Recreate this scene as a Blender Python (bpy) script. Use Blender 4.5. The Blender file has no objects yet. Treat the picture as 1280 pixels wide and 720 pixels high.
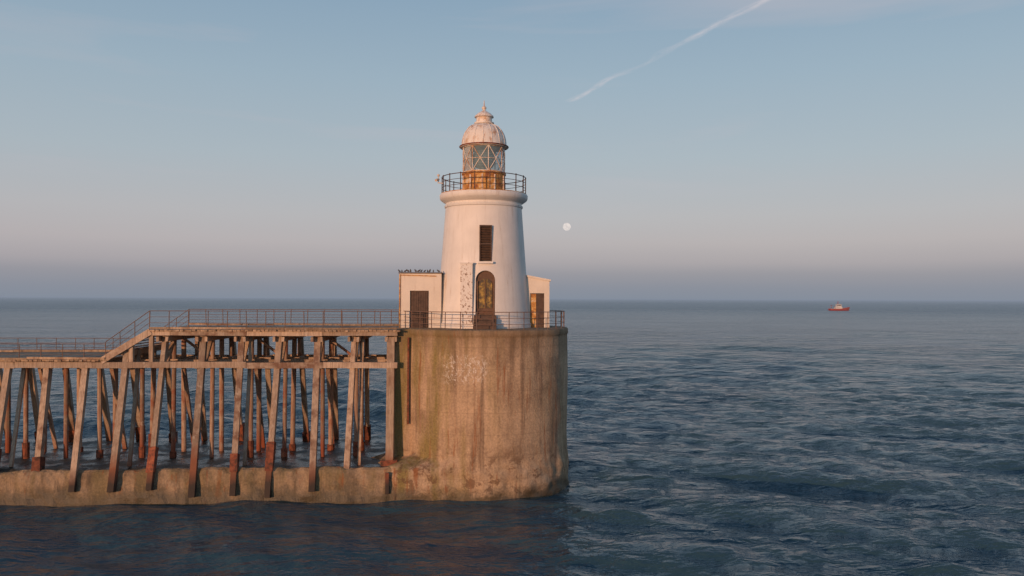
import bpy, bmesh, math, random
import numpy as np
from mathutils import Vector, Matrix, noise as mnoise
random.seed(7)
rng = np.random.default_rng(11)
scene = bpy.context.scene
scene.view_settings.view_transform = 'Standard'
scene.view_settings.look = 'None'
scene.view_settings.exposure = 0
H = 11.3          # eye height above sea
R = math.radians

# ------------------------------------------------------------------ helpers
def link(o, parent=None):
    scene.collection.objects.link(o)
    if parent is not None: o.parent = parent
    return o
def empty(name):
    e = bpy.data.objects.new(name, None); link(e); e.empty_display_size = 0.5; return e
def obj_from_bm(bm, name, mat=None, parent=None, smooth=False):
    bmesh.ops.recalc_face_normals(bm, faces=bm.faces)
    me = bpy.data.meshes.new(name); bm.to_mesh(me); bm.free()
    if smooth:
        for p in me.polygons: p.use_smooth = True
    o = bpy.data.objects.new(name, me)
    if mat: me.materials.append(mat)
    return link(o, parent)
def beam(bm, a, b, w, h=None, up=Vector((0,0,1)), taper=1.0, jit=0.0):
    """rectangular bar from a to b"""
    a = Vector(a); b = Vector(b); h = h or w
    d = (b-a).normalized()
    if abs(d.dot(up)) > 0.98: up = Vector((0,1,0))
    x = d.cross(up).normalized(); y = x.cross(d).normalized()
    vs = []
    for p, k in ((a,1.0),(b,taper)):
        for sx, sy in ((-1,-1),(1,-1),(1,1),(-1,1)):
            j = Vector((random.uniform(-jit,jit),random.uniform(-jit,jit),random.uniform(-jit,jit)))
            vs.append(bm.verts.new(p + x*sx*w*0.5*k + y*sy*h*0.5*k + j))
    for f in ((0,1,2,3),(7,6,5,4),(0,4,5,1),(1,5,6,2),(2,6,7,3),(3,7,4,0)):
        bm.faces.new([vs[i] for i in f])
def rod(bm, a, b, r, n=8, r2=None, cap=True):
    a = Vector(a); b = Vector(b); r2 = r if r2 is None else r2
    d = (b-a).normalized(); up = Vector((0,0,1))
    if abs(d.dot(up)) > 0.98: up = Vector((0,1,0))
    x = d.cross(up).normalized(); y = x.cross(d).normalized()
    ra = [bm.verts.new(a + (x*math.cos(t)+y*math.sin(t))*r) for t in [2*math.pi*i/n for i in range(n)]]
    rb = [bm.verts.new(b + (x*math.cos(t)+y*math.sin(t))*r2) for t in [2*math.pi*i/n for i in range(n)]]
    for i in range(n):
        bm.faces.new((ra[i], ra[(i+1)%n], rb[(i+1)%n], rb[i]))
    if cap:
        bm.faces.new(ra[::-1]); bm.faces.new(rb)
def box(bm, x0,x1,y0,y1,z0,z1):
    vs = [bm.verts.new((x,y,z)) for z in (z0,z1) for x,y in ((x0,y0),(x1,y0),(x1,y1),(x0,y1))]
    for f in ((3,2,1,0),(4,5,6,7),(0,1,5,4),(1,2,6,5),(2,3,7,6),(3,0,4,7)):
        bm.faces.new([vs[i] for i in f])
def lathe(bm, prof, cx, cy, n=96, closed=True, rfun=None):
    rings = []
    for r, z in prof:
        if r < 1e-4:
            rings.append([bm.verts.new((cx,cy,z))]); continue
        ring = []
        for i in range(n):
            t = 2*math.pi*i/n
            rr = r + (rfun(t,z) if rfun else 0)
            ring.append(bm.verts.new((cx+rr*math.cos(t), cy+rr*math.sin(t), z)))
        rings.append(ring)
    for a, b in zip(rings[:-1], rings[1:]):
        for i in range(n):
            j = (i+1)%n
            if len(a)==1 and len(b)==1: continue
            if len(a)==1: bm.faces.new((a[0], b[j], b[i]))
            elif len(b)==1: bm.faces.new((a[i], a[j], b[0]))
            else: bm.faces.new((a[i],a[j],b[j],b[i]))
    if closed:
        if len(rings[0])>1: bm.faces.new(rings[0][::-1])
        if len(rings[-1])>1: bm.faces.new(rings[-1])

# ------------------------------------------------------------------ node helpers
class NT:
    def __init__(s, tree): s.t = tree
    def n(s, typ, **kw):
        nd = s.t.nodes.new(typ)
        for k, v in kw.items(): setattr(nd, k, v)
        return nd
    def l(s, a, b): s.t.links.new(a, b)
    def math(s, op, a, b=None, c=None, clamp=False):
        nd = s.t.nodes.new('ShaderNodeMath'); nd.operation = op; nd.use_clamp = clamp
        for i, v in enumerate((a,b,c)):
            if v is None: continue
            if isinstance(v,(int,float)): nd.inputs[i].default_value = v
            else: s.l(v, nd.inputs[i])
        return nd.outputs[0]
    def ramp(s, fac, stops, interp='LINEAR'):
        nd = s.t.nodes.new('ShaderNodeValToRGB'); cr = nd.color_ramp; cr.interpolation = interp
        while len(cr.elements) > 1: cr.elements.remove(cr.elements[-1])
        first = True
        for p, c in stops:
            if isinstance(c,(int,float)): c = (c,c,c)
            if first: e = cr.elements[0]; e.position = p; first = False
            else: e = cr.elements.new(p)
            e.color = (c[0],c[1],c[2],1)
        s.l(fac, nd.inputs[0]); return nd.outputs[0]
    def mix(s, fac, a, b, mode='MIX'):
        nd = s.t.nodes.new('ShaderNodeMix'); nd.data_type = 'RGBA'; nd.blend_type = mode
        for sock, v in ((nd.inputs[0],fac),(nd.inputs[6],a),(nd.inputs[7],b)):
            if isinstance(v,(int,float)): sock.default_value = v
            elif isinstance(v,(tuple,list)): sock.default_value = (v[0],v[1],v[2],1)
            else: s.l(v, sock)
        return nd.outputs[2]
    def noise(s, vec, scale, detail=5, rough=0.55, dist=0.0):
        nd = s.t.nodes.new('ShaderNodeTexNoise')
        nd.inputs['Scale'].default_value = scale; nd.inputs['Detail'].default_value = detail
        nd.inputs['Roughness'].default_value = rough; nd.inputs['Distortion'].default_value = dist
        s.l(vec, nd.inputs['Vector']); return nd.outputs[0]
    def mapping(s, vec, scale=(1,1,1), rot=(0,0,0), loc=(0,0,0)):
        nd = s.t.nodes.new('ShaderNodeMapping')
        nd.inputs['Scale'].default_value = scale; nd.inputs['Rotation'].default_value = rot
        nd.inputs['Location'].default_value = loc
        s.l(vec, nd.inputs['Vector']); return nd.outputs[0]
    def mrange(s, v, a, b, c=0.0, d=1.0):
        nd = s.t.nodes.new('ShaderNodeMapRange')
        for i, x in enumerate((a,b,c,d)): nd.inputs[i+1].default_value = x
        s.l(v, nd.inputs[0]); return nd.outputs[0]
def newmat(name):
    m = bpy.data.materials.new(name); m.use_nodes = True
    t = NT(m.node_tree); b = m.node_tree.nodes['Principled BSDF']
    pos = t.n('ShaderNodeNewGeometry')
    return m, t, b, pos
def bump(t, b, h, strength=0.4, dist=0.05):
    bp = t.n('ShaderNodeBump'); bp.inputs['Strength'].default_value = strength; bp.inputs['Distance'].default_value = dist
    t.l(h, bp.inputs['Height']); t.l(bp.outputs[0], b.inputs['Normal'])
def simple(name, col, rough=0.6, col2=None, scale=3, metallic=0, bumps=0.2):
    m, t, b, g = newmat(name)
    n = t.noise(g.outputs['Position'], scale, 6)
    c2 = col2 or tuple(c*0.6 for c in col)
    t.l(t.ramp(n, [(0.35,col),(0.68,c2)]), b.inputs['Base Color'])
    b.inputs['Roughness'].default_value = rough; b.inputs['Metallic'].default_value = metallic
    if bumps: bump(t, b, n, bumps, 0.03)
    return m
def S(r,g_,b_):
    f=lambda c:(c/255/12.92) if c/255<=0.04045 else ((c/255+0.055)/1.055)**2.4
    return (f(r),f(g_),f(b_))

# ---- concrete
def concrete(name, base=(0.46,0.325,0.21), dark=(0.27,0.18,0.115), olive=(0.25,0.19,0.07), drum=True):
    m, t, b, g = newmat(name)
    P = g.outputs['Position']
    sep = t.n('ShaderNodeSeparateXYZ'); t.l(P, sep.inputs[0]); X, Y, Z = sep.outputs
    big = t.noise(P, 0.55, 6, 0.6)
    col = t.ramp(big, [(0.3,dark),(0.5,base),(0.72,tuple(min(1,c*1.2) for c in base))])
    streakv = t.mapping(P, scale=(2.2,2.2,0.16))
    st = t.noise(streakv, 1.0, 7, 0.62)
    col = t.mix(t.ramp(st, [(0.49,0.0),(0.66,0.8)]), col, tuple(c*0.7 for c in dark))
    st2 = t.noise(t.mapping(P, scale=(0.9,0.9,0.12), loc=(9,3,4)), 1.0, 6, 0.6)
    ol = t.ramp(st2, [(0.46,0.0),(0.60,0.75)])
    if drum: ol = t.math('MULTIPLY', ol, t.mrange(X, -0.6, -4.2, 0.25, 1.3), clamp=True)
    col = t.mix(ol, col, olive)
    fine = t.noise(P, 9, 6, 0.7)
    col = t.mix(0.6, col, t.mix(1.0, col, t.ramp(fine,[(0.3,0.5),(0.7,1.4)]), 'MULTIPLY'))
    if drum:
        zt = t.math('ADD', Z, t.math('MULTIPLY', st, 3.0))
        f = t.mrange(zt, 9.5, 11.0)
        col = t.mix(t.math('MULTIPLY', f, 0.7), col, (0.18,0.12,0.065))
        # chalked graffiti / lime runs below the coping
        lv = t.noise(t.mapping(P, scale=(1.5,1.5,0.9), loc=(2.2,0,1.3)), 1.3, 3, 0.55, 1.6)
        lim = t.ramp(lv, [(0.482,0.0),(0.492,1.0),(0.503,1.0),(0.513,0.0)])
        lv2 = t.noise(t.mapping(P, scale=(2.0,2.0,0.9), loc=(7.2,1,3.3)), 1.6, 3, 0.55, 1.2)
        lim = t.math('MAXIMUM', lim, t.ramp(lv2, [(0.485,0.0),(0.493,0.9),(0.501,0.9),(0.509,0.0)]))
        lim = t.math('MULTIPLY', lim, t.ramp(fine, [(0.38,0.1),(0.52,1.0)]))
        zb = t.ramp(t.math('DIVIDE', Z, 10), [(0.64,0.0),(0.67,1.0),(0.79,1.0),(0.82,0.0)])
        xb = t.ramp(t.math('DIVIDE', t.math('ADD', X, 10), 20), [(0.30,0.0),(0.32,1.0),(0.42,1.0),(0.44,0.0)])
        col = t.mix(t.math('MULTIPLY', lim, t.math('MULTIPLY', zb, xb)), col, (0.72,0.68,0.62))
        pt = t.noise(P, 1.4, 6, 0.7, 0.5)
        col = t.mix(t.math('MULTIPLY', t.ramp(pt,[(0.54,0.0),(0.6,0.75)]), t.mrange(Z, 3.4, 1.8)), col, (0.14,0.075,0.04))
        ln = t.math('FRACT', t.math('DIVIDE', Z, 1.22))
        lm = t.ramp(ln, [(0.0,1.0),(0.03,0.0),(0.97,0.0),(1.0,1.0)])
        col = t.mix(t.math('MULTIPLY', lm, t.math('MULTIPLY', fine, 0.5)), col, tuple(c*0.6 for c in dark))
    rs = t.noise(t.mapping(P, scale=(3.0,3.0,0.22), loc=(4,7,1)), 1.0, 6, 0.65)
    col = t.mix(t.ramp(rs, [(0.58,0.0),(0.68,0.8)]), col, (0.27,0.10,0.035))
    zw = t.math('ADD', Z, t.math('MULTIPLY', t.math('SUBTRACT', big, 0.5), 1.8))
    zw = t.math('ADD', zw, t.math('MULTIPLY', t.math('SUBTRACT', fine, 0.5), 0.6))
    tz = t.mrange(zw, 0.95, 0.3)
    col = t.mix(t.math('MULTIPLY', tz, 0.85), col, (0.05,0.04,0.02))
    t.l(col, b.inputs['Base Color'])
    t.l(t.math('SUBTRACT', 0.92, t.math('MULTIPLY', tz, 0.5)), b.inputs['Roughness'])
    hh = t.math('ADD', t.math('MULTIPLY', fine, 0.6), t.math('ADD', big, t.math('MULTIPLY', st, 0.4)))
    bump(t, b, hh, 0.6, 0.12)
    return m
M_drum = concrete('roundhead_concrete')
M_wall = concrete('breakwater_concrete', base=(0.34,0.245,0.155), dark=(0.16,0.115,0.07), olive=(0.18,0.14,0.065), drum=False)

# wet top of breakwater
m, t, b, g = newmat('wet_apron'); M_apron = m
P = g.outputs['Position']
n1 = t.noise(P, 0.7, 6, 0.6); n2 = t.noise(P, 6, 6, 0.7)
t.l(t.mix(t.ramp(n2,[(0.35,0.0),(0.7,0.7)]), t.ramp(n1,[(0.35,(0.03,0.03,0.028)),(0.7,(0.085,0.075,0.055))]), (0.04,0.04,0.03)), b.inputs['Base Color'])
t.l(t.ramp(n1,[(0.42,0.10),(0.56,0.6)]), b.inputs['Roughness'])
bump(t, b, t.math('ADD', t.math('MULTIPLY', n1, 1.5), n2), 0.5, 0.07)

# timber
def timber(name, c1, c2, rustz=3.0, rust=(0.20,0.062,0.03), amt=1.0, rr=(0.14,0.055,0.028)):
    m, t, b, g = newmat(name); P = g.outputs['Position']
    sep = t.n('ShaderNodeSeparateXYZ'); t.l(P, sep.inputs[0]); Z = sep.outputs[2]
    gr = t.noise(t.mapping(P, scale=(14,14,1.2)), 1.0, 6, 0.65)
    bl = t.noise(P, 1.3, 5, 0.6)
    col = t.ramp(gr, [(0.3,c2),(0.62,c1)])
    rnd = g.outputs['Random Per Island']
    col = t.mix(1.0, col, t.ramp(rnd, [(0,0.6),(1,1.3)]), 'MULTIPLY')
    rsel = t.ramp(t.math('FRACT', t.math('MULTIPLY', rnd, 13.7)), [(0.5,0.25),(0.75,1.0)])
    col = t.mix(t.math('MULTIPLY', t.ramp(bl,[(0.46,0.0),(0.62,0.75)]), rsel), col, rr)
    col = t.mix(t.ramp(t.noise(P,2.1,6,0.7),[(0.58,0.0),(0.66,0.6)]), col, (0.48,0.41,0.33))
    z2 = t.math('ADD', Z, t.math('ADD', t.math('MULTIPLY', bl, 1.6), t.math('MULTIPLY', rnd, 1.8)))
    mr = t.mrange(z2, rustz+2.0, rustz+1.0)
    col = t.mix(t.math('MULTIPLY', mr, amt), col, rust)
    mr2 = t.mrange(t.math('ADD', Z, bl), 2.4, 1.5)
    col = t.mix(mr2, col, (0.045,0.032,0.024))
    t.l(col, b.inputs['Base Color']); b.inputs['Roughness'].default_value = 0.85
    bump(t, b, t.math('ADD', gr, bl), 0.5, 0.03)
    return m
M_tim = timber('weathered_timber', (0.52,0.395,0.29), (0.28,0.205,0.145), 2.2, rust=(0.24,0.09,0.045))
M_deck = timber('deck_timber', (0.46,0.33,0.22), (0.24,0.165,0.10), -3)
M_iron = timber('rusty_pile', (0.46,0.36,0.27), (0.27,0.12,0.07), 2.3, rust=(0.27,0.075,0.035), rr=(0.27,0.08,0.04))
m, t, b, g = newmat('rust_sleeve'); M_sleeve = m; P = g.outputs['Position']
n1 = t.noise(P, 3.2, 7, 0.7)
c = t.ramp(n1,[(0.36,(0.32,0.105,0.05)),(0.5,(0.21,0.06,0.03)),(0.62,(0.07,0.035,0.022))])
sp_ = t.n('ShaderNodeSeparateXYZ'); t.l(P, sp_.inputs[0])
c = t.mix(t.mrange(t.math('ADD', sp_.outputs[2], n1), 2.1, 1.4), c, (0.035,0.025,0.02))
c = t.mix(1.0, c, t.ramp(g.outputs['Random Per Island'],[(0,0.6),(1,1.4)]), 'MULTIPLY')
t.l(c, b.inputs['Base Color']); b.inputs['Roughness'].default_value=0.85; bump(t,b,n1,0.6,0.05)
M_rail = simple('railing_iron', (0.15,0.115,0.095), 0.7, (0.20,0.09,0.05), 5, bumps=0)
M_grail = simple('gallery_iron', (0.05,0.05,0.055), 0.6, (0.15,0.06,0.03), 5, bumps=0)

# white painted masonry
def whitepaint(name, rustamt=0.35, base=(0.80,0.765,0.72)):
    m, t, b, g = newmat(name); P = g.outputs['Position']
    n1 = t.noise(P, 0.8, 6, 0.6); n2 = t.noise(t.mapping(P, scale=(4,4,0.35)), 1.0, 7, 0.65); n3 = t.noise(P, 14, 5, 0.7)
    col = t.ramp(n1, [(0.3,tuple(c*0.88 for c in base)),(0.65,base)])
    col = t.mix(t.ramp(n2,[(0.5,0.0),(0.75,0.45)]), col, (0.55,0.50,0.45))
    col = t.mix(t.ramp(n2,[(0.62,0.0),(0.72,rustamt)]), col, (0.42,0.20,0.08))
    col = t.mix(t.ramp(n3,[(0.67,0.0),(0.71,0.55)]), col, (0.35,0.28,0.22))
    t.l(col, b.inputs['Base Color']); b.inputs['Roughness'].default_value = 0.65
    bump(t, b, t.math('ADD', n1, t.math('MULTIPLY', n3, 0.4)), 0.35, 0.05)
    return m
M_white = whitepaint('white_paint')
M_hut = whitepaint('hut_paint', 0.8, (0.74,0.67,0.58))
def rustwhite(name, lo, hi):
    m, t, b, g = newmat(name); P = g.outputs['Position']
    n1 = t.noise(P, 2.3, 7, 0.7); n2 = t.noise(t.mapping(P, scale=(5,5,0.8)), 1.0, 6, 0.6)
    c = t.ramp(n1,[(lo,(0.78,0.72,0.65)),(lo+.12,(0.64,0.46,0.32)),(lo+.22,(0.38,0.15,0.055))])
    c = t.mix(t.ramp(n2,[(hi,0.0),(hi+.1,0.85)]), c, (0.42,0.18,0.065))
    t.l(c, b.inputs['Base Color']); b.inputs['Roughness'].default_value = 0.6; bump(t,b,n1,0.3,0.03)
    return m
M_rustwhite = rustwhite('rusty_white_metal', 0.43, 0.55)
M_dome = rustwhite('dome_paint', 0.50, 0.57)
m, t, b, g = newmat('rust_yellow'); M_rusty = m; P = g.outputs['Position']
n1 = t.noise(P, 3.0, 7, 0.7)
t.l(t.ramp(n1,[(0.36,(0.66,0.55,0.42)),(0.46,(0.62,0.34,0.09)),(0.56,(0.40,0.17,0.05)),(0.7,(0.16,0.055,0.03))]), b.inputs['Base Color'])
b.inputs['Roughness'].default_value = 0.75; bump(t,b,n1,0.4,0.03)
m, t, b, g = newmat('flaking_paint'); M_flaky = m; P = g.outputs['Position']
n1 = t.noise(P, 6.5, 6, 0.7)
t.l(t.ramp(n1,[(0.54,(0.76,0.72,0.67)),(0.58,(0.40,0.26,0.19)),(0.66,(0.12,0.09,0.07))]), b.inputs['Base Color']); bump(t,b,n1,0.4,0.03)
M_brown = simple('brown_door', (0.11,0.065,0.045), 0.7, (0.06,0.035,0.025), 5)
M_frame = simple('door_frame_timber', (0.15,0.08,0.05), 0.7, (0.09,0.05,0.03), 5)
m, t, b, g = newmat('ochre_door'); M_ochre = m; P = g.outputs['Position']
n1 = t.noise(P, 3.2, 6, 0.65)
t.l(t.ramp(n1,[(0.44,(0.07,0.05,0.03)),(0.54,(0.22,0.14,0.035)),(0.62,(0.42,0.27,0.06))]), b.inputs['Base Color']); b.inputs['Roughness'].default_value=0.6
M_dark = simple('dark_interior', (0.02,0.018,0.016), 0.8, bumps=0)
M_slate = simple('roof_felt', (0.14,0.10,0.08), 0.85, (0.08,0.06,0.05), 3)
m, t, b, g = newmat('lantern_glass'); M_glass = m
b.inputs['Base Color'].default_value=(0.24,0.34,0.38,1); b.inputs['Roughness'].default_value=0.04
b.inputs['Alpha'].default_value=0.45; b.inputs['Specular IOR Level'].default_value=1.0
m, t, b, g = newmat('optic_glass'); M_optic = m
sx = t.n('ShaderNodeSeparateXYZ'); t.l(g.outputs['Position'], sx.inputs[0])
w = t.math('FRACT', t.math('MULTIPLY', sx.outputs[2], 7))
t.l(t.ramp(w,[(0,(0.10,0.16,0.17)),(0.5,(0.28,0.38,0.40)),(1,(0.12,0.19,0.20))]), b.inputs['Base Color']); b.inputs['Roughness'].default_value=0.15

# ------------------------------------------------------------------ sea
def axis(lo_f, hi_f, step, lo, hi, k):
    mid = list(np.arange(lo_f, hi_f+1e-6, step))
    out = []; s = step; p = hi_f
    while p < hi: s *= k; p += s; out.append(p)
    out2 = []; s = step; p = lo_f
    while p > lo: s *= k; p -= s; out2.append(p)
    return np.array(out2[::-1] + mid + out)
xs = axis(-34, 44, 0.2, -45000, 45000, 1.026)
ys = axis(22, 84, 0.2, -3000, 70000, 1.022)
gx, gy = np.meshgrid(xs, ys)
dx = np.gradient(xs)[None,:]; dy = np.gradient(ys)[:,None]
sp = np.maximum(dx, dy)
Z = np.zeros_like(gx)
main = R(248)      # travel direction
NW = 84
for i in range(NW):
    lam = 0.8*(24.0/0.8)**(i/(NW-1)) * rng.uniform(0.92,1.08)
    spread = 0.8 if lam < 3 else 0.40
    th = main + rng.normal(0, spread)
    k = 2*math.pi/lam
    slope = 0.030 if lam < 2 else (0.036 if lam < 7 else (0.027 if lam<14 else 0.015))
    amp = slope/k*1.0
    ph = rng.uniform(0, 2*math.pi)
    fade = np.clip((lam/sp - 2.5)/3.0, 0, 1)
    arg = k*(gx*math.cos(th)+gy*math.sin(th)) + ph
    Z += amp*fade*(np.sin(arg) + 0.25*np.cos(2*arg))
patch = 0.9+0.3*np.sin(gx*0.07+1.3*np.sin(gy*0.04))*np.sin(gy*0.05+0.8)
shel = 1 - 0.52*(1/(1+np.exp((gx-3)/2.0)))*(1/(1+np.exp((gy-46)/1.5)))
Z *= patch*shel
nx, ny = len(xs), len(ys)
co = np.stack([gx, gy, Z], -1).reshape(-1,3).astype(np.float32)
idx = np.arange(nx*ny).reshape(ny, nx)
q = np.stack([idx[:-1,:-1], idx[:-1,1:], idx[1:,1:], idx[1:,:-1]], -1).reshape(-1,4).astype(np.int32)
me = bpy.data.meshes.new('sea_water')
me.vertices.add(len(co)); me.vertices.foreach_set('co', co.ravel())
me.loops.add(q.size); me.loops.foreach_set('vertex_index', q.ravel())
me.polygons.add(len(q)); me.polygons.foreach_set('loop_start', np.arange(0,q.size,4,dtype=np.int32))
me.polygons.foreach_set('loop_total', np.full(len(q),4,dtype=np.int32))
me.polygons.foreach_set('use_smooth', np.ones(len(q),dtype=bool))
me.update(); me.validate()
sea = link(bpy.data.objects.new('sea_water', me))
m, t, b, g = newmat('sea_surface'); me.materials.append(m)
P = g.outputs['Position']
b.inputs['IOR'].default_value = 1.33
b.inputs['Base Color'].default_value = (0.031,0.074,0.094,1)
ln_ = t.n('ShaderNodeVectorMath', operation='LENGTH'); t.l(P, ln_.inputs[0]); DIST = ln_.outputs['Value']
t.l(t.mrange(DIST, 120, 900, 0.08, 0.30), b.inputs['Roughness'])   # unresolved ripples far offshore
a1 = t.noise(t.mapping(P, scale=(1,1.7,1), rot=(0,0,R(20))), 0.15, 2, 0.5)
a2 = t.noise(t.mapping(P, scale=(1,1.8,1), rot=(0,0,R(-14))), 0.5, 3, 0.55)
a3 = t.noise(t.mapping(P, scale=(1,1.6,1), rot=(0,0,R(8))), 2.4, 3, 0.6)
gust = t.mrange(t.noise(t.mapping(P, scale=(1,2.5,1)), 0.012, 2, 0.6), 0.35, 0.65, 0.7, 1.25)
hh = t.math('ADD', t.math('MULTIPLY', a1, 2.1), t.math('ADD', t.math('MULTIPLY', a2, 1.0), t.math('MULTIPLY', a3, 0.19)))
hh = t.math('MULTIPLY', hh, gust)
bump(t, b, hh, 1.0, 0.72)
# haze painted into the sea material: emission mixed in with distance from origin
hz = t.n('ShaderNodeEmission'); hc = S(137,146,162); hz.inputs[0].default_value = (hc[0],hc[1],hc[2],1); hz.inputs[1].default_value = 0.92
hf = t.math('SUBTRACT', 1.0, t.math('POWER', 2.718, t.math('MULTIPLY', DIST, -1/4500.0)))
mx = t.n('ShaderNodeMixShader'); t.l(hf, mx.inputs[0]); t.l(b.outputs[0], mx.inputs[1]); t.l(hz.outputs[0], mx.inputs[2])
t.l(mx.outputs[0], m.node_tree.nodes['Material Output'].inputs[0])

# ------------------------------------------------------------------ pier frame
ang = R(3.0)
U = Vector((math.cos(ang), math.sin(ang), 0)); V = Vector((-math.sin(ang), math.cos(ang), 0))
P0 = Vector((-7.0, 44.75, 0))
def PP(s, tt, z): 
    p = P0 + U*s + V*tt; return Vector((p.x, p.y, z))
CX, CY = -1.78, 49.7
ZD = 9.5    # drum top
ZA = 1.8    # apron top

def bw_noise(p, s=1.0): return mnoise.noise(Vector(p)*s)
bm = bmesh.new()
sN = 520; s0, s1 = -150.0, 2.2
prof = [(-0.25,-3),(-0.22,0.0),(-0.18,0.3),(-0.14,0.6),(-0.10,0.9),(-0.06,1.2),(-0.02,1.5),(0.04,1.70),(0.16,1.80),(0.3,1.81)]
NF = 9
prof += [(tt, ZA) for tt in np.linspace(0.6, 10.0, 20)] + [(10.35,1.74),(10.5,1.2),(10.6,-3)]
rows = []
for i in range(sN+1):
    f = i/sN; s = s1 + (s0-s1)*(f**1.8)
    row = []
    for (tt, z) in prof:
        p = PP(s, tt, z)
        d = bw_noise((p.x, p.y, z), 0.9)*0.12 + bw_noise((p.x, p.y, z), 2.7)*0.07
        if 0.5 < tt < 10.2: p.z += d*0.5
        else:
            p += V*(-d if tt < 5 else d); 
            if z > 1.3:
                p.z += d*0.9 - 0.22*max(0, bw_noise((p.x,0,7), 0.45))
        row.append(bm.verts.new(p))
    rows.append(row)
for a, bb in zip(rows[:-1], rows[1:]):
    for j in range(len(prof)-1):
        f = bm.faces.new((a[j], a[j+1], bb[j+1], bb[j]))
        if NF-1 < j < len(prof)-4: f.material_index = 1
bw = obj_from_bm(bm, 'breakwater', M_wall, None, False); bw.data.materials.append(M_apron)

# roundhead
head = empty('pier_roundhead')
bm = bmesh.new()
def rfun(tt, z):
    x, y = math.cos(tt)*5.3, math.sin(tt)*5.3
    r = mnoise.noise(Vector((x*0.8,y*0.8,z*0.8)))*0.05 + mnoise.noise(Vector((x*3,y*3,z*3)))*0.02
    if z < 2.9:
        nn = mnoise.noise(Vector((x*1.1,y*1.1,5)))
        k = max(0, min(1, (2.15+nn*0.9 - z)/0.5))
        r += k*0.07 + k*mnoise.noise(Vector((x*1.6,y*1.6,z*2)))*0.10
        c, s_ = math.cos(tt), math.sin(tt)
        if c < 0 and s_ < -0.3:
            ex = (CY-44.60)/(-s_) - 5.22
            if ex > 0:
                ex = min(ex, 1.7)
                k2 = max(0, min(1, (2.25+nn*0.5 - z)/0.45))
                r += k2*ex
    return r
pr = [(5.2,-3)] + [(5.22, z) for z in np.arange(-0.6, 3.0, 0.1)] + [(5.22, z) for z in np.arange(3.0, 9.1, 0.2)] + [(5.22,9.12),(5.27,9.16),(5.28,9.44),(5.22,9.5),(4.6,9.5),(0,9.5)]
lathe(bm, pr, CX, CY, 260, True, rfun)
obj_from_bm(bm, 'concrete_drum', M_drum, head, True)
bm = bmesh.new()
box(bm, -6.82, -4.2, 46.45, 53.4, 1.0, 9.46)
obj_from_bm(bm, 'abutment_block', M_drum, head)
bm = bmesh.new()
beam(bm, (-5.98,46.30,4.0), (-5.98,46.30,9.0), 0.10, 0.12)  # added dark bar standing in for the vertical slot beside the drum
obj_from_bm(bm, 'dark_slot_line', M_sleeve, head)

# railings on the drum
rail = empty('guard_railing')
bm = bmesh.new()
RR = 5.02
def ang_pt(a, z, r=RR): return Vector((CX+r*math.cos(a), CY+r*math.sin(a), z))
a0, a1_ = R(-180-28), R(150)
N = 34
angs = [a0 + (a1_-a0)*i/N for i in range(N+1)]
for i, a in enumerate(angs):
    lean = random.uniform(-0.02,0.02)
    rod(bm, ang_pt(a, 9.48), ang_pt(a, 10.5, RR+lean), 0.024, 6)
for a, b2 in zip(angs[:-1], angs[1:]):
    for z, r in ((10.5,0.024),(10.15,0.015),(9.82,0.015)):
        rod(bm, ang_pt(a,z), ang_pt(b2,z), r, 6, cap=False)
obj_from_bm(bm, 'rails', M_rail, rail)

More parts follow.
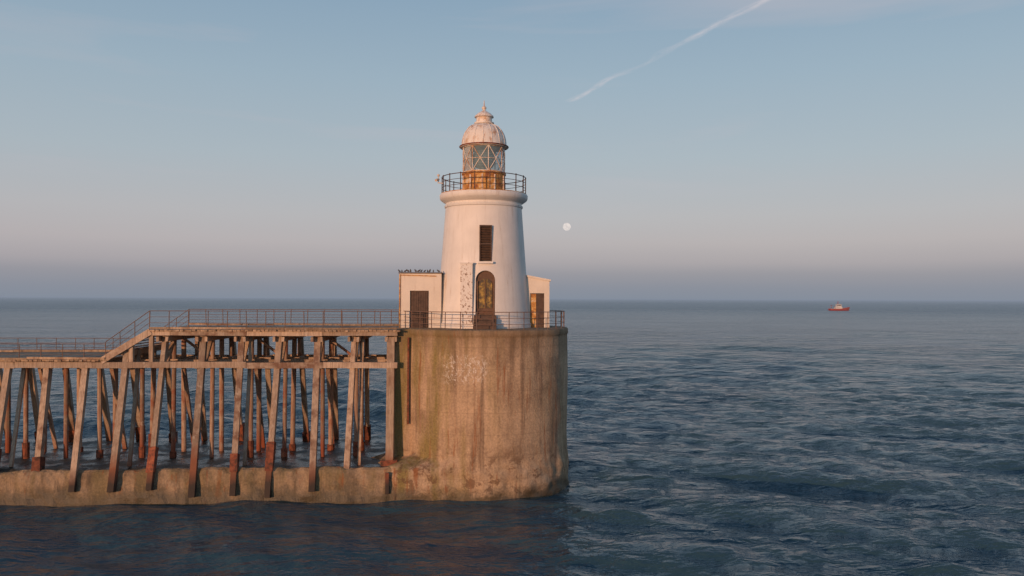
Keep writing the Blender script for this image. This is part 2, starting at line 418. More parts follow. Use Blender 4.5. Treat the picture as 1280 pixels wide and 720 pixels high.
# ------------------------------------------------------------------ timber pier
pier = empty('timber_pier')
bmT, bmI, bmS, bmD, bmR = (bmesh.new() for _ in range(5))
SP = 2.13
nb = 27
ZL = 7.42   # lower cap centre
ZU = 9.12
LD = 7.70   # lower deck planks
UPS = -13.4; RAMP = -15.8
tF, tB = 1.75, 7.1
for i in range(nb):
    s = 0.1 - SP*i + random.uniform(-0.07,0.07)
    upper = s > -15.2
    ztop = ZU-0.1 if s > UPS else (8.25 if upper else ZL+0.1)
    long_leg = (i % 2 == 0) or i in (3,5,7)
    if i == 0:
        beam(bmT, PP(s,1.0,2.0), PP(s,1.5,ztop), 0.42, 0.42, jit=0.015)
        beam(bmS, PP(s,0.92,1.7), PP(s,0.98,2.02), 0.95, 0.6, jit=0.03)
        beam(bmS, PP(s,-0.30,0.4), PP(s,-0.28,1.6), 0.22, 0.2, jit=0.03)
    else:
        tb = -0.34 + random.uniform(-0.08,0.05) if long_leg else 0.25 + random.uniform(-0.1,0.15)
        zb = random.uniform(0.25,0.8) if long_leg else 1.45
        sl = random.uniform(-0.25,0.12)
        top = PP(s, tF, 9.0); bot = PP(s+sl, tb, zb)
        d = (top-bot); tp = bot + d*((ztop-zb)/(9.0-zb))
        w = random.uniform(0.28,0.35)
        beam(bmT, bot, tp, w, w, jit=0.025)
        if random.random() < 0.5:      # iron shoe where leg meets apron edge
            f0 = (1.75-zb)/(9-zb)
            beam(bmS, bot+d*max(0,f0-0.01), bot+d*(f0+random.uniform(0.06,0.17)), w+0.1, w+0.1, jit=0.03)
        if i % 3 == 1:
            beam(bmT, PP(s+0.42,0.9,1.8), PP(s+0.40,2.2,ztop), 0.18, 0.18, jit=0.02)
    for tt, r in ((3.4,0.13),(5.3,0.15)):
        ss = s + random.uniform(-0.15,0.15)
        rod(bmI, PP(ss, tt, 1.7), PP(ss+random.uniform(-0.08,0.08), tt, ztop), r, 10)
        if random.random()<0.6: rod(bmS, PP(ss, tt, 1.7), PP(ss, tt, 1.7+random.uniform(0.3,1.2)), r+0.07, 10)
    top = PP(s, tB, 9.0); bot = PP(s+random.uniform(-0.15,0.15), 9.1, 1.7); d = top-bot
    beam(bmT, bot, bot+d*((ztop-1.7)/(7.3)), 0.31, 0.31, jit=0.02)
    if random.random()<0.6: beam(bmS, bot, bot+d.normalized()*random.uniform(0.5,1.3), 0.46, 0.46, jit=0.03)
    if i % 2 == 0:
        beam(bmI, PP(s+0.1, 6.4, 1.75), PP(s+0.1, 4.3, min(ztop,7.3)), 0.2, 0.2, jit=0.02)
    for o in (-0.26, 0.26):
        beam(bmT, PP(s+o,1.30+random.uniform(-.1,.02),ZL-0.02), PP(s+o,7.6,ZL-0.02), 0.15, 0.32, jit=0.015)
    if upper:
        for o in (-0.26, 0.26):
            beam(bmT, PP(s+o,1.30+random.uniform(-.1,.02),ztop-0.12), PP(s+o,7.5,ztop-0.12), 0.15, 0.28, jit=0.015)
        if s > UPS:
            beam(bmT, PP(s,2.0,ZL+0.1), PP(s,3.2,ZU-0.1), 0.2, 0.2, jit=0.01)
            rod(bmI, PP(s,7.0,ZL), PP(s,7.0,ZU-0.1), 0.13, 8)
            if i%2: beam(bmI, PP(s,3.5,ZL+0.1), PP(s-SP*0.9,3.5,ZU-0.15), 0.14, 0.14, jit=0.01)
def longi(bm, sA, sB, tt, z, w, h, seg=4.26):
    s = sA
    while s > sB:
        e = max(s-seg, sB)
        beam(bm, PP(s-0.01,tt,z+random.uniform(-0.025,0.025)), PP(e+0.01,tt,z+random.uniform(-0.025,0.025)), w, h*random.uniform(0.93,1.05), jit=0.015); s = e
END = 0.1-SP*(nb-1)-0.6
for tt in (1.22, 3.1, 5.0, 7.3):
    longi(bmT, 0.5, END, tt, ZL+0.02, 0.2, 0.34)
for tt in (1.22, 3.1, 5.0, 7.3):
    longi(bmT, 0.5, UPS, tt, ZU+0.12, 0.2, 0.26)
s = 0.55
while s > UPS:
    j = random.uniform(-0.06,0.06)
    beam(bmD, PP(s,1.02+j,9.40+random.uniform(-0.012,0.012)), PP(s,7.55+j,9.40), 0.20, 0.10, jit=0.008); s -= 0.225
s = RAMP
while s > END:
    j = random.uniform(-0.06,0.06)
    beam(bmD, PP(s,1.02+j,LD+random.uniform(-0.012,0.012)), PP(s,7.55+j,LD), 0.20, 0.10, jit=0.008); s -= 0.225
longi(bmD, 0.5, UPS, 1.08, 9.53, 0.16, 0.12); longi(bmD, RAMP, END, 1.08, LD+.12, 0.16, 0.12)
longi(bmD, 0.5, UPS, 7.5, 9.53, 0.16, 0.12); longi(bmD, RAMP, END, 7.5, LD+.12, 0.16, 0.12)
for tt in (1.15, 7.4):
    beam(bmT, PP(UPS+0.05,tt,9.34), PP(RAMP-0.25,tt,LD-0.03), 0.16, 0.36)
ns = 9
for k in range(ns):
    f = (k+0.5)/ns
    ss = UPS+(RAMP-UPS)*f; zz = 9.42+(LD+.02-9.42)*f
    beam(bmD, PP(ss,1.25,zz), PP(ss,7.3,zz), 0.27, 0.05)
for o in (0, -1.1):
    beam(bmT, PP(UPS+o+0.05,1.3,ZL+0.1), PP(UPS+o+0.05,1.3,9.2+o*0.6), 0.22, 0.22)
def rails(ptfun, n, hgt=1.0):
    pts = [ptfun(i/n) for i in range(n+1)]
    for p in pts: rod(bmR, p, p+Vector((random.uniform(-.03,.03),random.uniform(-.03,.03),hgt)), 0.024, 6)
    for p, q2 in zip(pts[:-1], pts[1:]):
        for h, r in ((hgt,0.022),(hgt*0.66,0.014),(hgt*0.33,0.014)):
            rod(bmR, p+Vector((0,0,h)), q2+Vector((0,0,h)), r, 6, cap=False)
for tt in (1.1, 7.45):
    rails(lambda f: PP(0.6+(UPS-0.6)*f, tt, 9.5), 13)
    rails(lambda f: PP(UPS+(RAMP-UPS)*f, tt, 9.5+(LD+.05-9.5)*f), 3)
    rails(lambda f: PP(RAMP+(END-RAMP)*f, tt, LD+.05), 34, 0.88)
obj_from_bm(bmT, 'timber_frame', M_tim, pier)
obj_from_bm(bmI, 'iron_piles', M_iron, pier)
obj_from_bm(bmS, 'pile_sleeves', M_sleeve, pier)
obj_from_bm(bmD, 'deck_planks', M_deck, pier)
obj_from_bm(bmR, 'handrails', M_rail, pier)

# ------------------------------------------------------------------ lighthouse
lh = empty('lighthouse')
bm = bmesh.new()
prof = [(2.98,9.49),(2.98,9.75),(2.90,9.80)] + [(2.88-(2.88-2.36)*((z-9.8)/7.1), z) for z in np.linspace(9.9,16.88,24)]
lathe(bm, prof, CX, CY, 128)
tower = obj_from_bm(bm, 'tower_shaft', M_white, lh, True)
def arch(bm, x0,x1,y0,y1,z0,z1):
    cx=(x0+x1)/2; r=(x1-x0)/2; zs=z1-r
    pts=[(x0,z0),(x1,z0)]+[(cx+r*math.cos(a),zs+r*math.sin(a)) for a in [math.pi*i/12 for i in range(13)]]
    A=[bm.verts.new((x,y0,z)) for x,z in pts]; B=[bm.verts.new((x,y1,z)) for x,z in pts]
    bm.faces.new(A); bm.faces.new(B[::-1]); n=len(pts)
    for i in range(n): bm.faces.new((A[i],A[(i+1)%n],B[(i+1)%n],B[i]))
DX0, DX1 = -2.14, -1.0
WX0, WX1 = -1.94, -1.20
def cut(target, build):
    bmc = bmesh.new(); build(bmc); c = obj_from_bm(bmc, 'cutter')
    md = target.modifiers.new('b','BOOLEAN'); md.object = c; md.operation='DIFFERENCE'; md.solver='EXACT'
    bpy.context.view_layer.objects.active = target
    bpy.context.view_layer.update()
    with bpy.context.temp_override(object=target, active_object=target, selected_objects=[target]):
        bpy.ops.object.modifier_apply(modifier='b')
    bpy.data.objects.remove(c, do_unlink=True)
cut(tower, lambda q: arch(q, DX0, DX1, 46.0, 47.35, 9.56, 12.92))
cut(tower, lambda q: box(q, WX0, WX1, 46.0, 47.45, 13.45, 15.62))
tower.data.set_sharp_from_angle(angle=R(35))
# window
bm = bmesh.new()
box(bm, WX0+.07, WX1-.07, 47.30, 47.44, 13.5, 15.55)
obj_from_bm(bm, 'window_backing', M_dark, lh)
bm = bmesh.new()
for z in np.arange(13.6, 15.5, 0.15):
    beam(bm, (WX0+.06,47.22,z), (WX1-.06,47.22,z), 0.02, 0.13, up=Vector((0,-0.6,0.8)))
box(bm, WX0+.005, WX0+.07, 47.12, 47.3, 13.46, 15.6); box(bm, WX1-.07, WX1-.005, 47.12, 47.3, 13.46, 15.6)
box(bm, WX0+.07, WX1-.07, 47.13, 47.3, 14.45, 14.53); box(bm, WX0+.07, WX1-.07, 47.13, 47.3, 15.52, 15.6)
obj_from_bm(bm, 'window_louvres', M_brown, lh)
bm = bmesh.new(); box(bm, WX0-.08, WX1+.08, 46.92, 47.3, 13.33, 13.45); obj_from_bm(bm, 'window_sill', M_white, lh)
# door
bm = bmesh.new()
arch(bm, DX0+.02, DX1-.02, 47.22, 47.33, 9.58, 12.9); obj_from_bm(bm, 'door_backing', M_frame, lh)
bm = bmesh.new()
arch(bm, DX0+.17, DX1-.17, 47.16, 47.24, 10.7, 12.45); obj_from_bm(bm, 'door_leaf', M_ochre, lh)
bm = bmesh.new()
box(bm, DX0+.02, DX0+.14, 47.08, 47.22, 9.58, 12.3); box(bm, DX1-.14, DX1-.02, 47.08, 47.22, 9.58, 12.3)
box(bm, DX0+.14, DX1-.14, 47.09, 47.21, 10.52, 10.68); box(bm, -1.60, -1.54, 47.10, 47.155, 10.7, 12.4)
for z in np.arange(9.62,10.4,0.2): box(bm, DX0+.16, DX1-.16, 47.10, 47.2, z, z+0.15)
obj_from_bm(bm, 'door_frame', M_frame, lh)
bm = bmesh.new()
for k in range(4):
    box(bm, DX0-.1+.002*k, DX1+.1-.002*k, 45.95+0.28*k, 46.93+.001*k, 9.49+0.2*k, 9.69+0.2*k-0.003)
obj_from_bm(bm, 'door_steps', M_brown, lh)
# ladder casing
bm = bmesh.new(); box(bm, -3.02, -2.32, 46.78, 47.9, 9.49, 13.3); box(bm, -3.06,-2.28,46.74,47.9,13.3,13.38)
obj_from_bm(bm, 'cable_casing', M_flaky, lh)
# cornice + gallery
GZ = 17.70
def G(z): return z - 18.0 + GZ
bm = bmesh.new()
lathe(bm, [(2.36,G(17.12)),(2.42,G(17.16)),(2.44,G(17.26)),(2.36,G(17.32)),(2.36,G(17.42)),(2.5,G(17.50)),(2.66,G(17.62)),(2.72,G(17.70)),(2.74,G(17.92)),(2.70,G(17.98)),(0,G(17.99))], CX, CY, 96)
o = obj_from_bm(bm, 'gallery_cornice', M_white, lh, True); o.data.set_sharp_from_angle(angle=R(40))
bm = bmesh.new(); lathe(bm, [(2.66,GZ-.03),(2.66,GZ+.03),(0,GZ+.03)], CX, CY, 96); obj_from_bm(bm,'gallery_floor',M_rusty,lh)
bm = bmesh.new()
NG = 18; GH = 1.04
for i in range(NG):
    a = 2*math.pi*i/NG; b2 = 2*math.pi*(i+1)/NG
    rod(bm, ang_pt(a,GZ,2.6), ang_pt(a,GZ+GH,2.6), 0.03, 6)
    bmesh.ops.create_icosphere(bm, subdivisions=1, radius=0.05, matrix=Matrix.Translation(ang_pt(a,GZ+GH+.02,2.6)))
    for j in range(3):
        aa = a+(b2-a)*j/3; bb = a+(b2-a)*(j+1)/3
        for z, r in ((GZ+GH,0.026),(GZ+GH*.68,0.017),(GZ+GH*.36,0.017)):
            rod(bm, ang_pt(aa,z,2.6), ang_pt(bb,z,2.6), r, 6, cap=False)
obj_from_bm(bm, 'gallery_railing', M_grail, lh)
bm = bmesh.new()
zc = GZ+0.6
rod(bm, (CX-2.75,CY-0.8,zc),(CX-2.75,CY-0.8,zc+.5),0.025,6); rod(bm,(CX-2.75,CY-0.8,zc+.25),(CX-2.88,CY-1.05,zc+.15),0.08,10)
bmesh.ops.create_icosphere(bm, subdivisions=2, radius=0.09, matrix=Matrix.Translation((CX-2.75,CY-0.8,zc+.5)))
beam(bm,(CX-2.42,CY-0.8,zc),(CX-2.8,CY-0.8,zc+.05),0.05)
obj_from_bm(bm, 'gallery_camera', M_rustwhite, lh)
# lantern
LB, LT = 19.03, 20.62
bm = bmesh.new()
lathe(bm, [(1.30,GZ+.02),(1.32,GZ+.1),(1.32,LB-.15),(1.38,LB-.11),(1.38,LB),(0,LB)], CX, CY, 48)
o=obj_from_bm(bm, 'lantern_pedestal', M_rusty, lh, True); o.data.set_sharp_from_angle(angle=R(40))
bm = bmesh.new()
for k in range(5):
    a = R(-90-70+k*34); 
    rod(bm, ang_pt(a,GZ+.15,1.34), ang_pt(a,LB-.2,1.34),0.05,6)
obj_from_bm(bm,'pedestal_ribs',M_rustwhite,lh)
bm = bmesh.new()
lathe(bm, [(1.285,LB),(1.285,LT)], CX, CY, 48, closed=False)
obj_from_bm(bm, 'lantern_glazing', M_glass, lh, True)
bm = bmesh.new()
N8 = 8; LH = LT-LB
for fam in (1,-1):
    for i in range(N8):
        a = 2*math.pi*i/N8 + 0.25
        prev = None
        for j in range(9):
            aa = a + fam*(2*math.pi/N8)*j/8*1.0; p = ang_pt(aa, LB+LH*j/8, 1.30)
            if prev is not None: rod(bm, prev, p, 0.026, 6, cap=False)
            prev = p
for i in range(N8):
    a = 2*math.pi*i/N8 + 0.25; rod(bm, ang_pt(a,LB,1.30), ang_pt(a,LT,1.30), 0.03, 6)
for z,rr_ in ((LB+.03,.035),(LB+LH/2,.018),(LT-.02,.035)):
    for i in range(36): rod(bm, ang_pt(2*math.pi*i/36,z,1.31), ang_pt(2*math.pi*(i+1)/36,z,1.31), rr_, 6, cap=False)
obj_from_bm(bm, 'lantern_astragals', M_rustwhite, lh)
bm = bmesh.new()
aL = [R(-176+ i*6) for i in range(-9,9)]
va=[bm.verts.new(ang_pt(a,LB+.02,1.24)) for a in aL]; vb=[bm.verts.new(ang_pt(a,LT-.02,1.24)) for a in aL]
for i in range(len(aL)-1): bm.faces.new((va[i],va[i+1],vb[i+1],vb[i]))
obj_from_bm(bm,'blanking_panels',M_dome,lh,True)
bm = bmesh.new()
lathe(bm, [(0.3,LB),(0.3,LB+.3),(0.55,LB+.4),(0.72,LB+.7),(0.75,LB+.9),(0.68,LB+1.2),(0.45,LB+1.45),(0.1,LB+1.55)], CX, CY, 32)
obj_from_bm(bm,'lantern_optic',M_optic,lh,True)
bm = bmesh.new()
dome = [(1.30,LT-.02),(1.50,LT),(1.50,LT+.08),(1.40,LT+.14)]
DH = 22.06-(LT+.14)
for i in range(1,11):
    a = R(90)*i/11.0; dome.append((0.50+0.88*math.cos(a), LT+.14+DH*math.sin(a)))
dome += [(0.52,22.08),(0.62,22.12),(0.62,22.2),(0.50,22.24),(0.48,22.5),(0.60,22.54),(0.58,22.62),(0.40,22.78),(0.18,22.92),(0.09,22.98),(0.09,23.04)]
for i in range(6):
    a = R(-60)+R(30)*i; dome.append((0.15*math.cos(a), 23.13+0.12*math.sin(a)))
dome += [(0.04,23.26),(0.02,23.6),(0,23.62)]
lathe(bm, dome, CX, CY, 64)
o=obj_from_bm(bm,'lantern_dome',M_dome,lh,True); o.data.set_sharp_from_angle(angle=R(45))
bm = bmesh.new()
for k in range(16):
    a = 2*math.pi*k/16; prev=None
    for i in range(0,11):
        b_=R(90)*i/11.0; p=ang_pt(a, LT+.15+DH*math.sin(b_), 0.505+0.88*math.cos(b_))
        if prev is not None: rod(bm, prev, p, 0.022, 5, cap=False)
        prev=p
obj_from_bm(bm,'dome_ribs',M_dome,lh)
bm = bmesh.new()
for i in range(48): 
    a=2*math.pi*i/48; b2=2*math.pi*(i+1)/48; rod(bm, ang_pt(a,LT+.06,1.5), ang_pt(b2,LT+.06,1.5), 0.045, 6, cap=False)
obj_from_bm(bm,'dome_gutter',M_sleeve,lh)

# ------------------------------------------------------------------ outbuildings
h1 = empty('white_outbuilding')
bm = bmesh.new()
LX0, LX1, LY0, LY1 = -6.76, -4.25, 48.0, 51.2
dxa, dxb, dz = -6.12, -5.0, 11.72
box(bm, LX0, dxa, LY0, LY0+.25, 9.46, 12.75); box(bm, dxb, LX1, LY0, LY0+.25, 9.46, 12.75); box(bm, dxa, dxb, LY0+.002, LY0+.25, dz, 12.748)
box(bm, LX0+.003, LX0+.25, LY0+.25, LY1, 9.46, 12.75); box(bm, LX1-.25, LX1-.003, LY0+.25, LY1, 9.46, 12.75); box(bm, LX0+.25, LX1-.25, LY1-.25, LY1-.003, 9.46, 12.74)
obj_from_bm(bm,'walls',M_hut,h1)
bm = bmesh.new(); box(bm, LX0-.05, LX1+.05, LY0-.06, LY1+.06, 12.752, 12.82); obj_from_bm(bm,'flat_roof',M_slate,h1)
bm = bmesh.new(); box(bm, dxa+.05, dxb-.05, LY0+.1, LY0+.16, 9.5, dz-.02)
for x in np.arange(dxa+.1, dxb-.1, 0.14): box(bm, x, x+.12, LY0+.075, LY0+.098, 9.52, dz-.06)
obj_from_bm(bm,'door',M_brown,h1)
bm = bmesh.new()
beam(bm,(LX0+.03,LY0-.04,9.5),(LX0+.03,LY0-.04,12.7),0.07); beam(bm,(LX1-.3,LY0-.035,12.6),(LX0+.1,LY0-.035,12.66),0.05)
obj_from_bm(bm,'downpipe',M_rusty,h1)

h2 = empty('white_outbuilding')
bm = bmesh.new()
AX0, AX1, AY0, AY1 = 0.2, 2.30, 49.2, 52.4
ez0, ez1 = 12.75, 12.35
pa, pb, pz = 1.12, 1.98, 11.6
def prism(bm, x0,x1,y0,y1,z0,za,zb):
    vs=[bm.verts.new(c) for c in ((x0,y0,z0),(x1,y0,z0),(x1,y1,z0),(x0,y1,z0),(x0,y0,za),(x1,y0,zb),(x1,y1,zb),(x0,y1,za))]
    for f in ((3,2,1,0),(4,5,6,7),(0,1,5,4),(1,2,6,5),(2,3,7,6),(3,0,4,7)): bm.faces.new([vs[i] for i in f])
def ez(x): return ez0+(ez1-ez0)*(x-AX0)/(AX1-AX0)
prism(bm, AX0, pa, AY0, AY0+.22, 9.49, ez(AX0), ez(pa)); prism(bm, pb, AX1, AY0, AY0+.22, 9.49, ez(pb), ez(AX1)); prism(bm, pa, pb, AY0+.002, AY0+.22, pz, ez(pa)-.002, ez(pb)-.002)
prism(bm, AX1-.22, AX1-.003, AY0+.22, AY1, 9.49, ez(AX1-.22), ez(AX1)); prism(bm, AX0, AX1-.22, AY1-.22, AY1-.004, 9.49, ez(AX0), ez(AX1-.22))
obj_from_bm(bm,'walls',M_hut,h2)
bm = bmesh.new()
vs=[(AX0,ez(AX0)+.003),(AX1+.08,ez(AX1)-.012),(AX1+.08,ez(AX1)+.09),(AX0,ez(AX0)+.11)]
A=[bm.verts.new((x,AY0-.08,z)) for x,z in vs]; B=[bm.verts.new((x,AY1+.08,z)) for x,z in vs]
bm.faces.new(A); bm.faces.new(B[::-1])
for i in range(4): bm.faces.new((A[i],A[(i+1)%4],B[(i+1)%4],B[i]))
obj_from_bm(bm,'sloping_roof',M_hut,h2)
bm = bmesh.new(); box(bm, pa+.36, pb-.02, AY0+.1, AY0+.15, 9.5, pz-.03); obj_from_bm(bm,'door',M_brown,h2)
bm = bmesh.new(); box(bm, pa+.02, pa+.36, AY0+.12, AY0+.17, 9.5, pz-.03); obj_from_bm(bm,'door_panel',M_rusty,h2)

# birds roosting along the hut roof
M_bird = simple('bird_plumage', (0.06,0.055,0.055), 0.8, (0.14,0.12,0.11), 12, bumps=0)
bm = bmesh.new()
def bird(bm, p, yaw, s):
    rot = Matrix.Translation(p) @ Matrix.Rotation(yaw,4,'Z')
    bmesh.ops.create_uvsphere(bm, u_segments=8, v_segments=6, radius=1, matrix=rot@Matrix.Translation((0,0,0.10*s))@Matrix.Rotation(R(-25),4,'Y')@Matrix.Diagonal((0.115*s,0.06*s,0.065*s,1)))
    bmesh.ops.create_uvsphere(bm, u_segments=8, v_segments=6, radius=1, matrix=rot@Matrix.Translation((0.10*s,0,0.185*s))@Matrix.Diagonal((0.042*s,0.036*s,0.038*s,1)))
    hp = rot@Vector((0.13*s,0,0.185*s)); rod(bm, hp, rot@Vector((0.19*s,0,0.175*s)), 0.012*s, 5, 0.003*s)
    beam(bm, rot@Vector((-0.08*s,0,0.07*s)), rot@Vector((-0.2*s,0,0.03*s)), 0.05*s, 0.015*s)
    for dy in (-.02,.02): rod(bm, rot@Vector((0,dy*s,0)), rot@Vector((0,dy*s,0.07*s)), 0.007*s, 4)
x = LX0
while x < LX1+.02:
    bird(bm, Vector((x+random.uniform(-.02,.02), LY0-.0+random.uniform(-.03,.03), 12.82)), random.uniform(0,6.28), random.uniform(0.7,0.92)); x += random.choice((0.12,0.15,0.2,0.34))
obj_from_bm(bm,'bird_flock',M_bird,None,True)

# ------------------------------------------------------------------ fishing boat
boat = empty('fishing_boat')
boat_m = Matrix.Translation((327, 800, 0)) @ Matrix.Rotation(R(6),4,'Z') @ Matrix.Scale(1.18,4)
M_red = simple('red_hull', (0.36,0.05,0.04), 0.5, (0.26,0.04,0.035), 1, bumps=0)
M_cab = simple('boat_white', (0.7,0.68,0.66), 0.5, bumps=0, scale=1)
M_win = simple('boat_window', (0.03,0.04,0.05), 0.1, bumps=0)
bm = bmesh.new(); st = []
for i in range(17):
    f = i/16; x = -8.5+17*f
    w = 2.4*min(1, (1-max(0,(f-0.55)/0.45)**2.2))*(0.85+0.15*min(1,f*4)); w = max(w,0.03)
    zt = 1.5+1.5*max(0,(f-0.35)/0.65)**2+0.15*(1-f); 
    xo = 1.0*max(0,(f-0.7)/0.3)
    ring = [(x, 0, -0.9),(x,w*0.6,-0.5),(x+xo*0.3,w*0.92,0.3),(x+xo,w,zt),(x+xo,w*0.93,zt),(x+xo,w*0.9,zt-0.6)]
    st.append([bm.verts.new(p) for p in ring]+[bm.verts.new((p[0],-p[1],p[2])) for p in ring[::-1][:-1]])
for a, b2 in zip(st[:-1], st[1:]):
    n=len(a)
    for j in range(n): bm.faces.new((a[j],a[(j+1)%n],b2[(j+1)%n],b2[j]))
bm.faces.new(st[0]); bm.faces.new(st[-1])
bmesh.ops.transform(bm, matrix=boat_m, verts=bm.verts); obj_from_bm(bm,'hull',M_red,boat)
bm = bmesh.new(); prism(bm,-3.6,2.2,-1.6,1.6,0.8,3.3,3.3); prism(bm,-2.4,1.5,-1.4,1.4,3.3,5.3,5.1); box(bm,-2.6,1.8,-1.6,1.6,5.3,5.45); box(bm,-8.6,8.5,-2.46,-2.40,1.35,1.5)
bmesh.ops.transform(bm, matrix=boat_m, verts=bm.verts); obj_from_bm(bm,'wheelhouse',M_cab,boat)
bm = bmesh.new()
for x in (-2.1,-0.9,0.3): box(bm,x,x+0.9,-1.43,1.43,4.1,4.9)
box(bm,1.45,1.53,-1.1,1.1,4.1,4.8)
bmesh.ops.transform(bm, matrix=boat_m, verts=bm.verts); obj_from_bm(bm,'windows',M_win,boat)
bm = bmesh.new(); rod(bm,(-1,0,5.4),(-1,0,8.2),0.12,6); beam(bm,(-1.9,0,7.2),(0.2,0,7.2),0.14); beam(bm,(-1.7,0,6.2),(-0.4,0,6.2),0.5,0.25); rod(bm,(-7,0,1),(-7,0,4.6),0.15,6); beam(bm,(-7,-1.6,4.5),(-7,1.6,4.5),0.2); rod(bm,(-7,0,4.5),(-3.6,0,3.3),0.08,6)
bmesh.ops.transform(bm, matrix=boat_m, verts=bm.verts); obj_from_bm(bm,'mast_and_gantry',M_red,boat)

# ------------------------------------------------------------------ moon
bm = bmesh.new(); D = 9000
bmesh.ops.create_uvsphere(bm, u_segments=48, v_segments=24, radius=D*0.0049)
moon = obj_from_bm(bm,'moon',None,None,True); moon.location = (0.0682*D, D, H+0.0895*D)
m, t, b, g = newmat('moon_surface'); moon.data.materials.append(m)
tc = t.n('ShaderNodeTexCoord'); n1 = t.noise(t.mapping(tc.outputs['Object'], scale=(1/42,)*3), 1.3, 3)
em = t.n('ShaderNodeEmission'); t.l(t.ramp(n1,[(0.40,(0.68,0.62,0.60)),(0.58,(0.80,0.72,0.68))]), em.inputs[0]); em.inputs[1].default_value=1.0
t.l(em.outputs[0], m.node_tree.nodes['Material Output'].inputs[0])

# ------------------------------------------------------------------ contrail
A = Vector((2488,36585,9000)); B = Vector((7419,24324,9000)); dirv = (B-A)
N = 200; bm = bmesh.new(); uvl = bm.loops.layers.uv.new('uv'); rows=[]
side = Vector((dirv.y,-dirv.x,0)).normalized()
for i in range(N+1):
    f = i/N*1.9
    p = A + dirv*f
    p += side*(mnoise.noise(Vector((f*5,2,0)))*(380 if f<0.6 else 380*max(0.25,1-(f-0.6)*3)))
    w = 270+170*mnoise.noise(Vector((f*9,0,3)))
    rows.append([(bm.verts.new(p+side*w*c), (f, c)) for c in (-1,-0.5,0,0.5,1)])
for a, b2 in zip(rows[:-1], rows[1:]):
    for j in range(4):
        q4 = (a[j],a[j+1],b2[j+1],b2[j]); f = bm.faces.new([v[0] for v in q4])
        for lp, v in zip(f.loops, q4): lp[uvl].uv = v[1]
m, t, b, g = newmat('ice_cloud')
uv = t.n('ShaderNodeUVMap', uv_map='uv'); s2 = t.n('ShaderNodeSeparateXYZ'); t.l(uv.outputs[0], s2.inputs[0])
u_, v_ = s2.outputs[0], s2.outputs[1]
fall = t.math('SUBTRACT', 1, t.math('MULTIPLY', v_, v_), clamp=True); fall = t.math('POWER', fall, 2.0)
nn = t.noise(t.mapping(uv.outputs[0], scale=(11,0.9,1)), 1.0, 5, 0.68)
den = t.ramp(nn,[(0.36,0.1),(0.62,1.0)])
ends = t.ramp(u_,[(0.0,0.0),(0.04,0.95),(0.30,0.85),(0.46,0.3),(0.62,0.4),(0.8,1.0)])
al = t.math('MULTIPLY', t.math('MULTIPLY', fall, den), t.math('MULTIPLY', ends, 0.58))
em = t.n('ShaderNodeEmission'); em.inputs[0].default_value=(0.64,0.60,0.63,1); em.inputs[1].default_value=1.0
tr = t.n('ShaderNodeBsdfTransparent'); mx = t.n('ShaderNodeMixShader')
t.l(al, mx.inputs[0]); t.l(tr.outputs[0], mx.inputs[1]); t.l(em.outputs[0], mx.inputs[2]); t.l(mx.outputs[0], m.node_tree.nodes['Material Output'].inputs[0])
obj_from_bm(bm,'contrail_cloud',m)

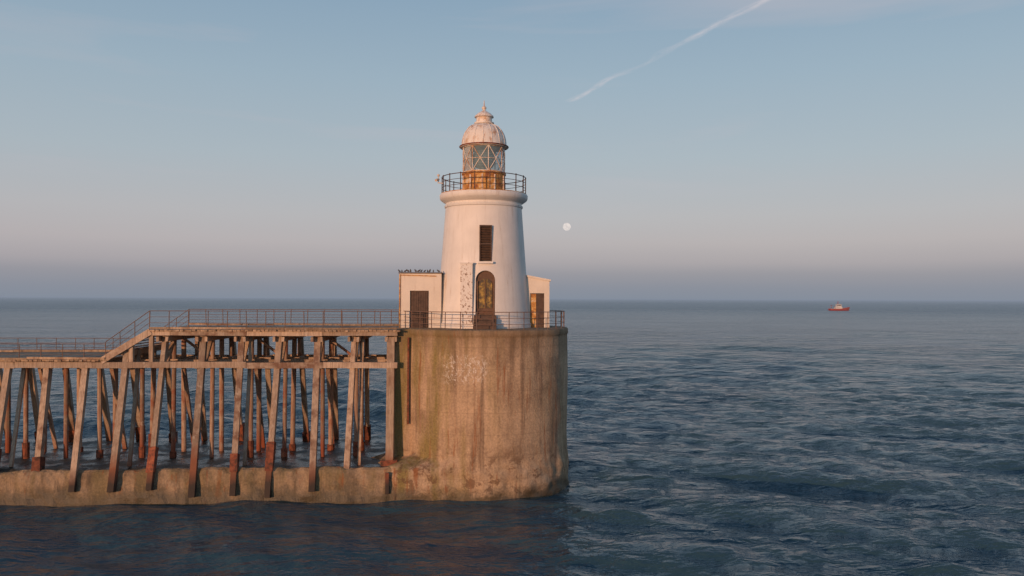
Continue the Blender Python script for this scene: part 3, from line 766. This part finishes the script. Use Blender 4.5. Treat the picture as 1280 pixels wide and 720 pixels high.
# ------------------------------------------------------------------ sky + sun
SUN_EL = 5.0; SUN_AZ_LEFT = 28.0
w = bpy.data.worlds.new('sky'); scene.world = w; w.use_nodes = True
t = NT(w.node_tree); bgn = w.node_tree.nodes['Background']; out = w.node_tree.nodes['World Output']
sky = t.n('ShaderNodeTexSky'); sky.sky_type='NISHITA'; sky.sun_disc=False
sky.sun_elevation=R(SUN_EL); sky.sun_rotation=R(180+SUN_AZ_LEFT)
sky.air_density=1.0; sky.dust_density=1.5; sky.ozone_density=1.5
tc = t.n('ShaderNodeTexCoord'); DV = tc.outputs['Generated']
sep = t.n('ShaderNodeSeparateXYZ'); t.l(DV, sep.inputs[0]); z = sep.outputs[2]
wob = t.noise(t.mapping(DV, scale=(2.5,2.5,14)), 1.0, 3, 0.5)
zz = t.math('ADD', z, t.math('MULTIPLY', t.math('SUBTRACT', wob, 0.5), 0.012))
k=0.88
def C(r,g_,b_): return tuple(c*k for c in S(r,g_,b_))
grad = t.ramp(zz, [(0.0,C(137,147,163)),(0.014,C(141,148,163)),(0.030,C(152,153,165)),(0.044,C(171,166,174)),(0.068,C(184,177,182)),(0.10,C(185,183,188)),(0.17,C(174,185,194)),(0.26,C(159,179,194)),(0.36,C(140,166,188)),(0.6,C(94,128,162)),(1.0,C(70,106,146))])
cl = t.noise(t.mapping(DV, scale=(1.3,1.3,12), rot=(0,R(3),0), loc=(0.35,0.1,0.2)), 1.5, 6, 0.5, 0.3)
cm = t.ramp(cl, [(0.54,0.0),(0.78,0.5)])
cband = t.ramp(z, [(0.05,0.0),(0.12,0.8),(0.3,1.0),(0.5,0.6)])
colr = t.mix(t.math('MULTIPLY', cm, cband), grad, C(196,188,194))
t.l(colr, bgn.inputs[0]); bgn.inputs[1].default_value = 1.0
bg2 = t.n('ShaderNodeBackground'); t.l(sky.outputs[0], bg2.inputs[0]); bg2.inputs[1].default_value=0.02
ad = t.n('ShaderNodeAddShader'); t.l(bgn.outputs[0], ad.inputs[0]); t.l(bg2.outputs[0], ad.inputs[1]); t.l(ad.outputs[0], out.inputs[0])

sl = bpy.data.lights.new('sun','SUN'); sl.energy=2.8; sl.color=(1.0,0.54,0.30); sl.angle=R(0.6)
so = link(bpy.data.objects.new('sun', sl))
az = R(SUN_AZ_LEFT); el = R(SUN_EL)
to_sun = Vector((-math.sin(az)*math.cos(el), -math.cos(az)*math.cos(el), math.sin(el)))
so.rotation_euler = to_sun.to_track_quat('Z','Y').to_euler(); so.location=(-20,-40,30)

# ------------------------------------------------------------------ camera
cam = bpy.data.cameras.new('camera'); co_ = link(bpy.data.objects.new('camera', cam))
cam.sensor_width=36; cam.lens=36*1000/1280; cam.clip_start=0.5; cam.clip_end=120000
co_.location=(0,0,H); co_.rotation_euler=(R(90+0.72), R(-0.22), 0)
scene.camera = co_
